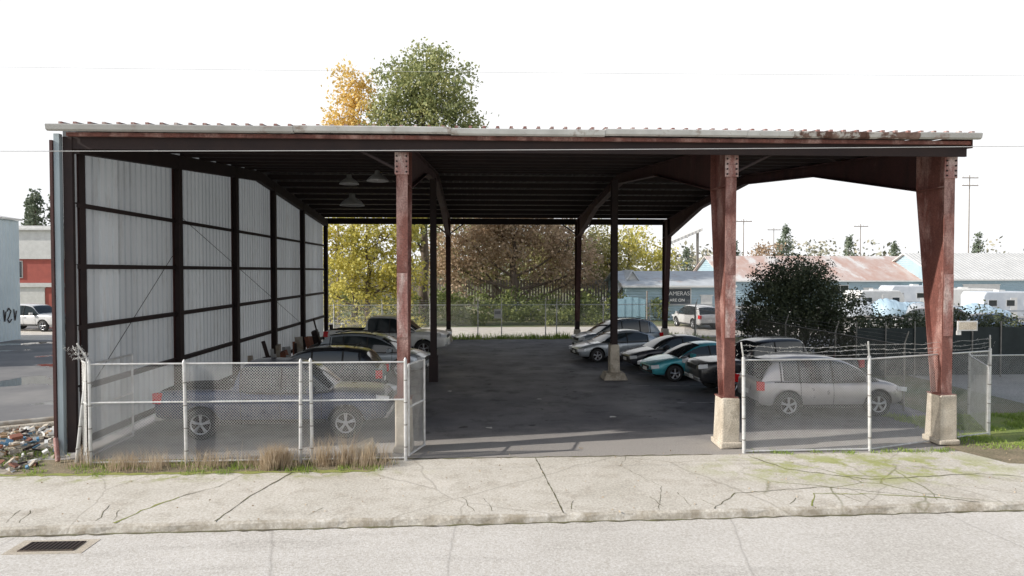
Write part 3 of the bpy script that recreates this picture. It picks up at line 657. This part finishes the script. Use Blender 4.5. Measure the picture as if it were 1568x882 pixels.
def blades(name,areas,mat,h,w=.012):
    V=[];F=[];k=0
    for (x,y,r,n,hh) in areas:
        for _ in range(n):
            a=random.random()*6.28; q=r*random.random()**.6; px,py=x+math.cos(a)*q,y+math.sin(a)*q; H=hh*h*random.uniform(.4,1.1)
            b_=random.random()*6.28; lx,ly=math.cos(b_)*H*random.uniform(.1,.6),math.sin(b_)*H*random.uniform(.1,.6); c=random.random()*3.14; ux,uy=math.cos(c)*w,math.sin(c)*w
            V+=[(px-ux,py-uy,0),(px+ux,py+uy,0),(px+lx*.4+ux*.7,py+ly*.4+uy*.7,H*.6),(px+lx*.4-ux*.7,py+ly*.4-uy*.7,H*.6),(px+lx,py+ly,H)]
            F+=[(k,k+1,k+2,k+3),(k+3,k+2,k+4)]; k+=5
    me=bpy.data.meshes.new(name); me.from_pydata(V,[],F); me.materials.append(mat); o=bpy.data.objects.new(name,me); COL.objects.link(o)
dry=leafmat('dry_grass',(.30,.21,.13),(.70,.60,.45),(.52,.42,.30),3,.3); grn=leafmat('lawn_grass',(.14,.20,.04),(.44,.52,.12),(.27,.38,.08),1.5,.35)
A=[(random.uniform(-9.0,-1.8),random.uniform(14.7,15.3),.25,18,random.uniform(.3,1.1)) for _ in range(70)]+[(-4.4,14.85,.26,420,1.15),(-4.2,14.9,.2,200,.9),(-3.4,15.0,.2,110,1.4),(-2.9,15.0,.2,110,1.6),(-2.4,15.0,.2,90,1.3),(-5.6,15.0,.25,60,1.0),(-7.7,14.9,.2,50,.8)]
blades('dry_weeds',A,dry,.5,.006)
A=[(random.uniform(-9.4,-1.9),random.uniform(14.5,15.4),.2,40,random.uniform(.4,1.1)) for _ in range(70)]+[(random.uniform(6.3,11.3),random.uniform(15.35,15.6),.15,20,.7) for _ in range(30)]+[(random.uniform(-11.2,-9.6),random.uniform(15.0,16.4),.35,50,.8) for _ in range(22)]
blades('green_weeds',A,grn,.12,.008)
A=[(random.uniform(12.1,24),random.uniform(14.9,19.4),.4,150,random.uniform(.6,1.1)) for _ in range(170)]
sheet('lawn',[(12.0,14.8),(40,15.5),(40,21),(14.3,19.5),(12.6,17)],.002,M('lawn_soil',(.20,.27,.06),(.26,.29,.08),1.5,.95,0,.5,fine=20))
blades('lawn_grass',A,grn,.10,.010)
A=[(random.uniform(-14,15),random.uniform(42.2,43.4),.4,22,random.uniform(.6,1.5)) for _ in range(150)]
blades('verge_grass',A,grn,.3,.02)
dirt=M('dirt',(.26,.21,.14),(.17,.15,.09),2,.95,0,.6,fine=22)
sheet('dirt_strip',[(-9.9,14.5),(-2.25,14.5),(-1.9,15.5),(-9.9,15.75)],.009,dirt)
sheet('dirt_patch',[(11.7,14.4),(13.5,14.0),(15,14.6),(12.2,16.5),(11.2,15.8)],.0095,dirt)
sheet('rubble_ground',[(-16,14.5),(-9.8,14.5),(-9.9,17.6),(-11.5,19.8),(-16,18.6)],.0075,M('rubble_soil',(.36,.32,.26),(.22,.19,.15),1.2,.95,0,.6,fine=12))
mb=MB(); mb.box((-2.6,15.5,.2),(.6,.3,.34),conc,(.2,-.35,.2)); mb.obj('concrete_chunk',None,.06)
mb=MB(); rm=[pl,dm[1],dm[3],M('cardboard',(.35,.24,.14),(.28,.18,.1),4,.9),M('blue_plastic',(.1,.25,.4),(.1,.2,.3),4,.5),white,conc,darkst,dm[1],white,conc]
for i in range(520):
    x=random.uniform(-13.2,-9.6); y=random.uniform(14.8,19.0); z=max(0,.35*math.exp(-((x+11.0)**2/1.5+(y-16.5)**2/2.5)))
    s_=random.uniform(.04,.24); mb.box((x,y,z*random.random()+.04),(s_,s_*random.uniform(.2,1),random.uniform(.01,.08)),random.choice(rm),(random.uniform(-.5,.5),random.uniform(-.5,.5),random.random()*3))
mb.obj('rubbish_pile')
mb=MB(); mb.cyl((-14.5,18.0,.1),(-10.0,20.6,.1),.10,dm[1],8); mb.cyl((-14.5,17.6,.06),(-10.3,19.9,.06),.08,conc,8); mb.obj('timber_edging')
C=[(random.uniform(-9,13),random.uniform(11.7,16.3),.016) for _ in range(260)]; leafobj('fallen_leaves',leaves(C,(.05,.05,.001),1,.025),dry)
# ---------------------------------------------------------------- surrounding buildings
def ribmat(name,c,c2,freq=3,axis=0):
    m,t,b=nt(name); v=coords(t); sx=t.nodes.new('ShaderNodeSeparateXYZ'); t.links.new(v,sx.inputs[0])
    s_=math_(t,'SINE',math_(t,'MULTIPLY',sx.outputs[axis],freq*6.283)); 
    col=mix(t,ramp(t,noise(t,v,.6,6),.35,.65),c,c2); t.links.new(col,b.inputs['Base Color']); b.inputs['Roughness'].default_value=.55; bump(t,b,s_,.6,.03); return m
def building(name,x0,x1,y0,y1,he,hr,wm,rm_,axis='x',ov=.4,wins=(),doors=(),rz_=0):
    e=empty(name); mb=MB(); 
    if axis=='x': ym=(y0+y1)/2; mb.prism([(y0,0),(y1,0),(y1,he),(ym,hr),(y0,he)],'x',x0,x1,wm)
    else: xm=(x0+x1)/2; mb.prism([(x0,0),(x1,0),(x1,he),(xm,hr),(x0,he)],'y',y0,y1,wm)
    mb.obj('walls',e); mb=MB()
    if axis=='x':
        s_=(hr-he)/((y1-y0)/2); a=[(y0-ov,he-ov*s_+.03),(ym,hr+.03),(y1+ov,he-ov*s_+.03),(y1+ov,he-ov*s_+.15),(ym,hr+.15),(y0-ov,he-ov*s_+.15)]; mb.prism(a,'x',x0-ov,x1+ov,rm_)
        mb.box(((x0+x1)/2,y0-ov-.03,he-ov*s_+.07),(x1-x0+2*ov,.05,.16),white)
    else:
        s_=(hr-he)/((x1-x0)/2); a=[(x0-ov,he-ov*s_+.03),(xm,hr+.03),(x1+ov,he-ov*s_+.03),(x1+ov,he-ov*s_+.15),(xm,hr+.15),(x0-ov,he-ov*s_+.15)]; mb.prism(a,'y',y0-ov,y1+ov,rm_)
    mb.obj('roof',e); mb=MB()
    for (x,z,w,h) in wins:
        mb.box((x,y0-.03,z),(w+.16,.06,h+.16),white); mb.box((x,y0-.07,z),(w,.03,h),glassm); mb.box((x,y0-.09,z),(.05,.02,h),white)
    for (x,w,h,mt) in doors: mb.box((x,y0-.03,h/2),(w,.06,h),mt); mb.box((x,y0-.04,h+.05),(w+.2,.08,.1),white)
    if wins or doors: mb.obj('windows_and_doors',e)
    return e
bluew=ribmat('blue_siding',(.40,.53,.60),(.33,.46,.53),4,2); greyroof=M('grey_roof',(.58,.61,.63),(.44,.47,.49),1,.6,.1,0,(.3,.7),(1,1,1),(.42,.34,.30),.6,(.55,.7))
rustroof=M('rusty_roof',(.62,.52,.48),(.55,.37,.31),.8,.7,.1,0,(.35,.6),(1,.3,1),(.72,.70,.68),.5,(.5,.62))
whr=ribmat('white_roof',(.72,.72,.70),(.62,.62,.60),2,0); palew=ribmat('pale_wall',(.58,.68,.74),(.50,.60,.66),3,1)
palew2=ribmat('pale_door',(.58,.68,.74),(.50,.60,.66),3,0)
d=58; a=PX(950,d); 
e=building('blue_garage',a+.6,PX(1125,d),d,d+9,2.95,4.1,bluew,greyroof,wins=[(a+9.3,1.9,1,.8)],doors=[(a+7.6,1.0,2.1,white)])
mb=MB(); sxx=PX(1040,d); mb.box((sxx,d-.08,2.05),(2.5,.08,1.5),white); mb.box((sxx,d-.13,2.05),(2.3,.04,1.3),M('sign_board',(.05,.06,.07),(.07,.08,.09),3,.6)); mb.obj('sign_panel',e)
for txt,z,s_ in(('CAMERAS',2.15,.50),('ARE ON',1.62,.36)):
    cu=bpy.data.curves.new('t','FONT'); cu.body=txt; cu.size=s_; cu.align_x='CENTER'; cu.extrude=.01; o=bpy.data.objects.new('t',cu); COL.objects.link(o)
    me=bpy.data.meshes.new_from_object(o.evaluated_get(bpy.context.evaluated_depsgraph_get())); bpy.data.objects.remove(o)
    o=bpy.data.objects.new('sign_text',me); me.materials.clear(); me.materials.append(white); COL.objects.link(o); o.location=(sxx,d-.165,z); o.rotation_euler=(R(90),0,0); o.parent=e
tarp=M('blue_board',(.36,.56,.66),(.30,.48,.57),2,.6)
mb=MB()
for i,(px,h) in enumerate(((952,1.9),(963,2.05),(974,2.0),(985,1.85))): mb.box((PX(px,56),55.9+.03*i,h/2+.05),(.62,.04,h),tarp,(0,random.uniform(-.02,.02),0))
mb.box((PX(968,56),56.1,1.2),(2.4,.06,.08),fs_); mb.cyl((PX(993,56),55.9,0),(PX(993,56),55.9,2.6),.06,fs_,8); mb.obj('panel_fence')
building('small_gable_shed',PX(945,62),PX(975,62),59.5,63,2.9,4.2,white,greyroof,'y')
d=82
building('long_blue_warehouse',PX(1118,d),PX(1478,d),d,d+14,3.1,6.1,bluew,rustroof,wins=[(PX(x,d),2.0,2.0,.9) for x in(1180,1240,1300)],doors=[(PX(1390,d),4,2.4,palew2),(PX(1345,d),1.1,2.1,white)])
d=78
building('white_roof_warehouse',PX(1466,d),PX(1800,d),d,d+14,3.3,6.4,bluew,whr,doors=[(PX(1530,d),4.5,2.6,white),(PX(1495,d),1.6,2.2,white)])
building('pale_metal_building',-48,-28.5,30,44,7.35,9.0,palew,whr,'y',.15)
mb=MB(); 
for P_ in([(42.75,1.8),(42.9,2.0),(43.1,1.8),(42.95,1.5),(42.8,1.3),(42.95,1.1),(43.15,1.3)],[(42.45,1.9),(42.55,1.2),(42.65,1.8)],[(43.35,1.9),(43.45,1.2),(43.6,1.8)]): mb.path([(-28.46,p[0],p[1]) for p in P_],.03,darkst,5)
mb.obj('graffiti')
e=building('red_and_white_building',-66,-36,68,80,8.2,8.8,M('brick_red',(.50,.13,.10),(.42,.11,.09),2,.8),whr,wins=[(-46.5,4.4,5.4,1.5)],doors=[(-43.0,2.6,2.6,white)])
mb=MB(); mb.box((-51,67.9,7.0),(30.2,.1,3.2),white); mb.box((-51,67.85,2.9),(30.2,.1,.4),white); mb.obj('fascia_band',e)
mb=MB(); d=95; x0,x1=PX(1020,d),PX(1080,d)
mb.prism([(x0,7.6),(x1,9.9),(x1,10.3),(x0,8.0)],'y',d,d+8,whr)
for x,z in((x0+.6,7.7),(x1-.6,9.7)): mb.box((x,d+.3,z/2),(.3,.3,z),wired)
mb.obj('distant_canopy')
tw=M('white_tarp',(.68,.72,.76),(.55,.60,.66),1.5,.6); grt=M('grey_tarp',(.42,.46,.50),(.34,.37,.41),1.5,.6); blt=M('blue_tarp',(.46,.60,.70),(.38,.52,.62),1.5,.55)
def trailer(px,d,L,H,mat,ang=0,name='camper_trailer'):
    e=empty(name,(PX(px,d),d,0),R(ang)); mb=MB()
    mb.prism([(-L/2,.6),(L/2-.4,.6),(L/2,1.2),(L/2-.15,H-.35),(L/2-.6,H),(-L/2+.25,H),(-L/2,H-.3)],'y',-1.15,1.15,mat); mb.obj('shell',e,.08); mb=MB()
    for x in np.linspace(-L/2+.8,L/2-1,max(2,int(L/1.6))): mb.box((x,-1.16,H*.66),(.7,.03,.45),glassm); mb.box((x,-1.155,H*.66),(.8,.02,.55),galv)
    mb.box((0,-1.165,H*.42),(L-.9,.02,.14),grt); mb.box((.2,-1.16,1.4),(.6,.025,1.5),white)
    for x in(-.4,.4): mb.lathe([(.1,-.1),(.3,-.1),(.33,0),(.3,.1),(.1,.1)],(x,-1.0,.33),black,16)
    mb.box((L/2+.5,0,.5),(1.2,.1,.1),darkst); mb.box((0,0,H+.06),(.6,.5,.14),white); mb.obj('fittings',e)
def tarped(px,d,L,W,H,mat,name='tarp_covered_boat'):
    x,y=PX(px,d),d; n=22; mb=MB(); vs=[]; ph=random.random()*6
    for i in range(n+1):
        u=i/n*2-1; w=W/2*math.sqrt(max(.02,1-abs(u)**4)); h=H*(.86+.10*math.sin(u*3+ph))*(1-.18*u*u)
        for q,zf in((-1,.3),(-.98,.6),(-.6,.88),(0,1),(.6,.88),(.98,.6),(1,.3)): vs.append((x+u*L/2,y+q*w,h*zf*random.uniform(.97,1.03)))
    mb.add(vs,[(i*7+k,i*7+k+1,i*7+8+k,i*7+7+k) for i in range(n) for k in range(6)]+[tuple(range(7)),tuple(range(n*7,n*7+7))],mat,False)
    mb.box((x,y,.35),(L*.7,.12,.12),galv)
    for s_ in(-1,1): mb.lathe([(.1,-.1),(.3,-.1),(.32,0),(.3,.1),(.1,.1)],(x-.3,y+s_*W*.42,.32),black,16)
    mb.obj(name)
trailer(1355,60,4.6,2.5,white,8); trailer(1500,58,5.5,2.7,white,-5); trailer(1560,53,5.0,2.6,tw,6); trailer(1420,66,6,2.8,tw,0)
for px,d,L,H,mt in((1395,55,4.2,2.2,blt),(1452,52,4,2.0,grt),(1330,56,3.6,2.0,tw),(1530,50,4.5,1.9,blt)): tarped(px,d,L,2.2,H,mt)
for k,(px,d_) in enumerate(((1320,64),(1475,46),(1550,44))): car('suv' if k%2 else 'sedan','suv' if k%2 else 'sedan',[(.6,.6,.6),(.3,.05,.04),(.1,.15,.25)][k],(PX(px,d_),d_),R(random.uniform(-20,20)),.2)
pm_=M('pole_wood',(.30,.26,.22),(.22,.19,.16),2,.9)
def pole(x,y,h,arms=2,r=.15,wdir='x'):
    mb=MB(); mb.cyl((x,y,0),(x,y,h),r,pm_,8,r*.65)
    for k in range(arms):
        z=h-.4-1.1*k; mb.box((x,y-.12,z),(2.4,.1,.12),pm_)
        for s_ in(-1.05,-.4,.4,1.05): mb.cyl((x+s_,y-.12,z+.06),(x+s_,y-.12,z+.25),.05,galv,6)
    mb.obj('utility_pole',fixn=False)
d=95; pole(PX(1508,d),d,18,2,.09)
d=110; pole(PX(1332,d),d,12,1,.09); d=100; pole(PX(1145,d),d,12,1,.09); d=120; pole(PX(1193,d),d,12,1,.09)
pole(-36,12.8,9.2,1); pole(36,12.8,9.2,1)
pole(PX(513,54),56,12,1,.13)
wm_=M('cable_sheath',(.62,.62,.62),(.5,.5,.5),2,.5)
def cable(a,b_,sag,r,name='overhead_cable'):
    a=Vector(a);b_=Vector(b_); P=[a.lerp(b_,i/30)-Vector((0,0,sag*4*(i/30)*(1-i/30))) for i in range(31)]; mb=MB(); mb.path(P,r,wm_,5); mb.obj(name)
cable((-36,12.65,6.35),(36,12.65,7.3),.35,.007)
cable((-36,12.65,8.0),(36,12.65,8.4),.3,.003)
LCO=leafmat('conifer_needles',(.10,.14,.10),(.24,.27,.19),(.16,.20,.14),.5,.2)
def conifer(x,y,h,r,name='conifer_tree'):
    cl=[]
    for _ in range(int(60*h/10)):
        z=h*(.12+.88*random.random()); rr=r*(1-z/h)*random.uniform(.5,1.15)+.1; a=random.random()*6.28; cl.append((x+math.cos(a)*rr,y+math.sin(a)*rr,z))
    e=empty(name); mb=MB(); mb.cyl((x,y,0),(x,y,h*.95),.25,bark,6,.04); mb.obj('trunk',e); leafobj('needles',leaves(cl,(.35,.35,.35),16,.3),LCO,e)
d=100
for px,top in((60,292),(45,305),(76,300)): conifer(PX(px,d),d+random.random()*5,4.25+(415-top)/1045*d,3.2)
d=150
for px,top in((1229,340),(1213,362),(1150,365),(1315,362),(1400,370),(1487,360),(1527,358),(1128,372),(1068,378)): conifer(PX(px,d),d+random.random()*8,4.25+(415-top)/1045*d,3.0)
cl=[]
for i in range(1700):
    y=random.uniform(170,230); x=random.uniform(-150,190); H=7+3*math.sin(x*.13)+2.5*math.sin(x*.37+1)+random.uniform(-1.5,1.5); cl.append((x,y,random.random()*H*y/200+.5))
leafobj('distant_trees',leaves(cl,(1.6,1.2,1.1),14,.7),LH2)
d=98; tree('orange_maple_tree',(PX(1185,d),d),9,[(0,0,6,2.6,2,2.8)],LB,50,30,.22,.2,.5)
# ---------------------------------------------------------------- light, world, camera
az=R(10); el_=R(29)
to_sun=Vector((-math.cos(az)*math.cos(el_),-math.sin(az)*math.cos(el_),math.sin(el_)))
L=bpy.data.lights.new('sun','SUN'); L.energy=5; L.angle=R(.5); L.color=(1,.94,.86); lo=bpy.data.objects.new('sun',L); COL.objects.link(lo); lo.rotation_euler=to_sun.to_track_quat('Z','Y').to_euler()
w=bpy.data.worlds.new('World'); S.world=w; w.use_nodes=True; t=w.node_tree; bg=t.nodes['Background']
sk=t.nodes.new('ShaderNodeTexSky'); sk.sky_type='NISHITA'; sk.sun_disc=False; sk.sun_elevation=el_; sk.sun_rotation=math.atan2(to_sun.x,to_sun.y)
sk.air_density=1.2; sk.dust_density=2; sk.ozone_density=1
hs=t.nodes.new('ShaderNodeHueSaturation'); hs.inputs['Saturation'].default_value=.8; t.links.new(sk.outputs[0],hs.inputs['Color'])
tc=t.nodes.new('ShaderNodeTexCoord'); sp_=t.nodes.new('ShaderNodeSeparateXYZ'); t.links.new(tc.outputs['Generated'],sp_.inputs[0])
hz=ramp(t,sp_.outputs[2],.38,.55,(1,1,1,1),(0,0,0,1))
cloud=ramp(t,noise(t,tc.outputs['Generated'],1.6,5),.3,.7,(6.8,6.9,7.1,1),(7.6,7.6,7.6,1))
cc=mix(t,hz,hs.outputs[0],cloud); t.links.new(cc,bg.inputs[0]); bg.inputs[1].default_value=.15
cam=bpy.data.cameras.new('camera'); cam.lens=24; cam.sensor_width=36; cam.clip_end=3000; co=bpy.data.objects.new('camera',cam); COL.objects.link(co)
co.location=(0,0,4.25); co.rotation_euler=(R(90-1.43),0,-math.asin(.05)); S.camera=co
S.view_settings.view_transform='Standard'; S.view_settings.look='None'; S.view_settings.exposure=0
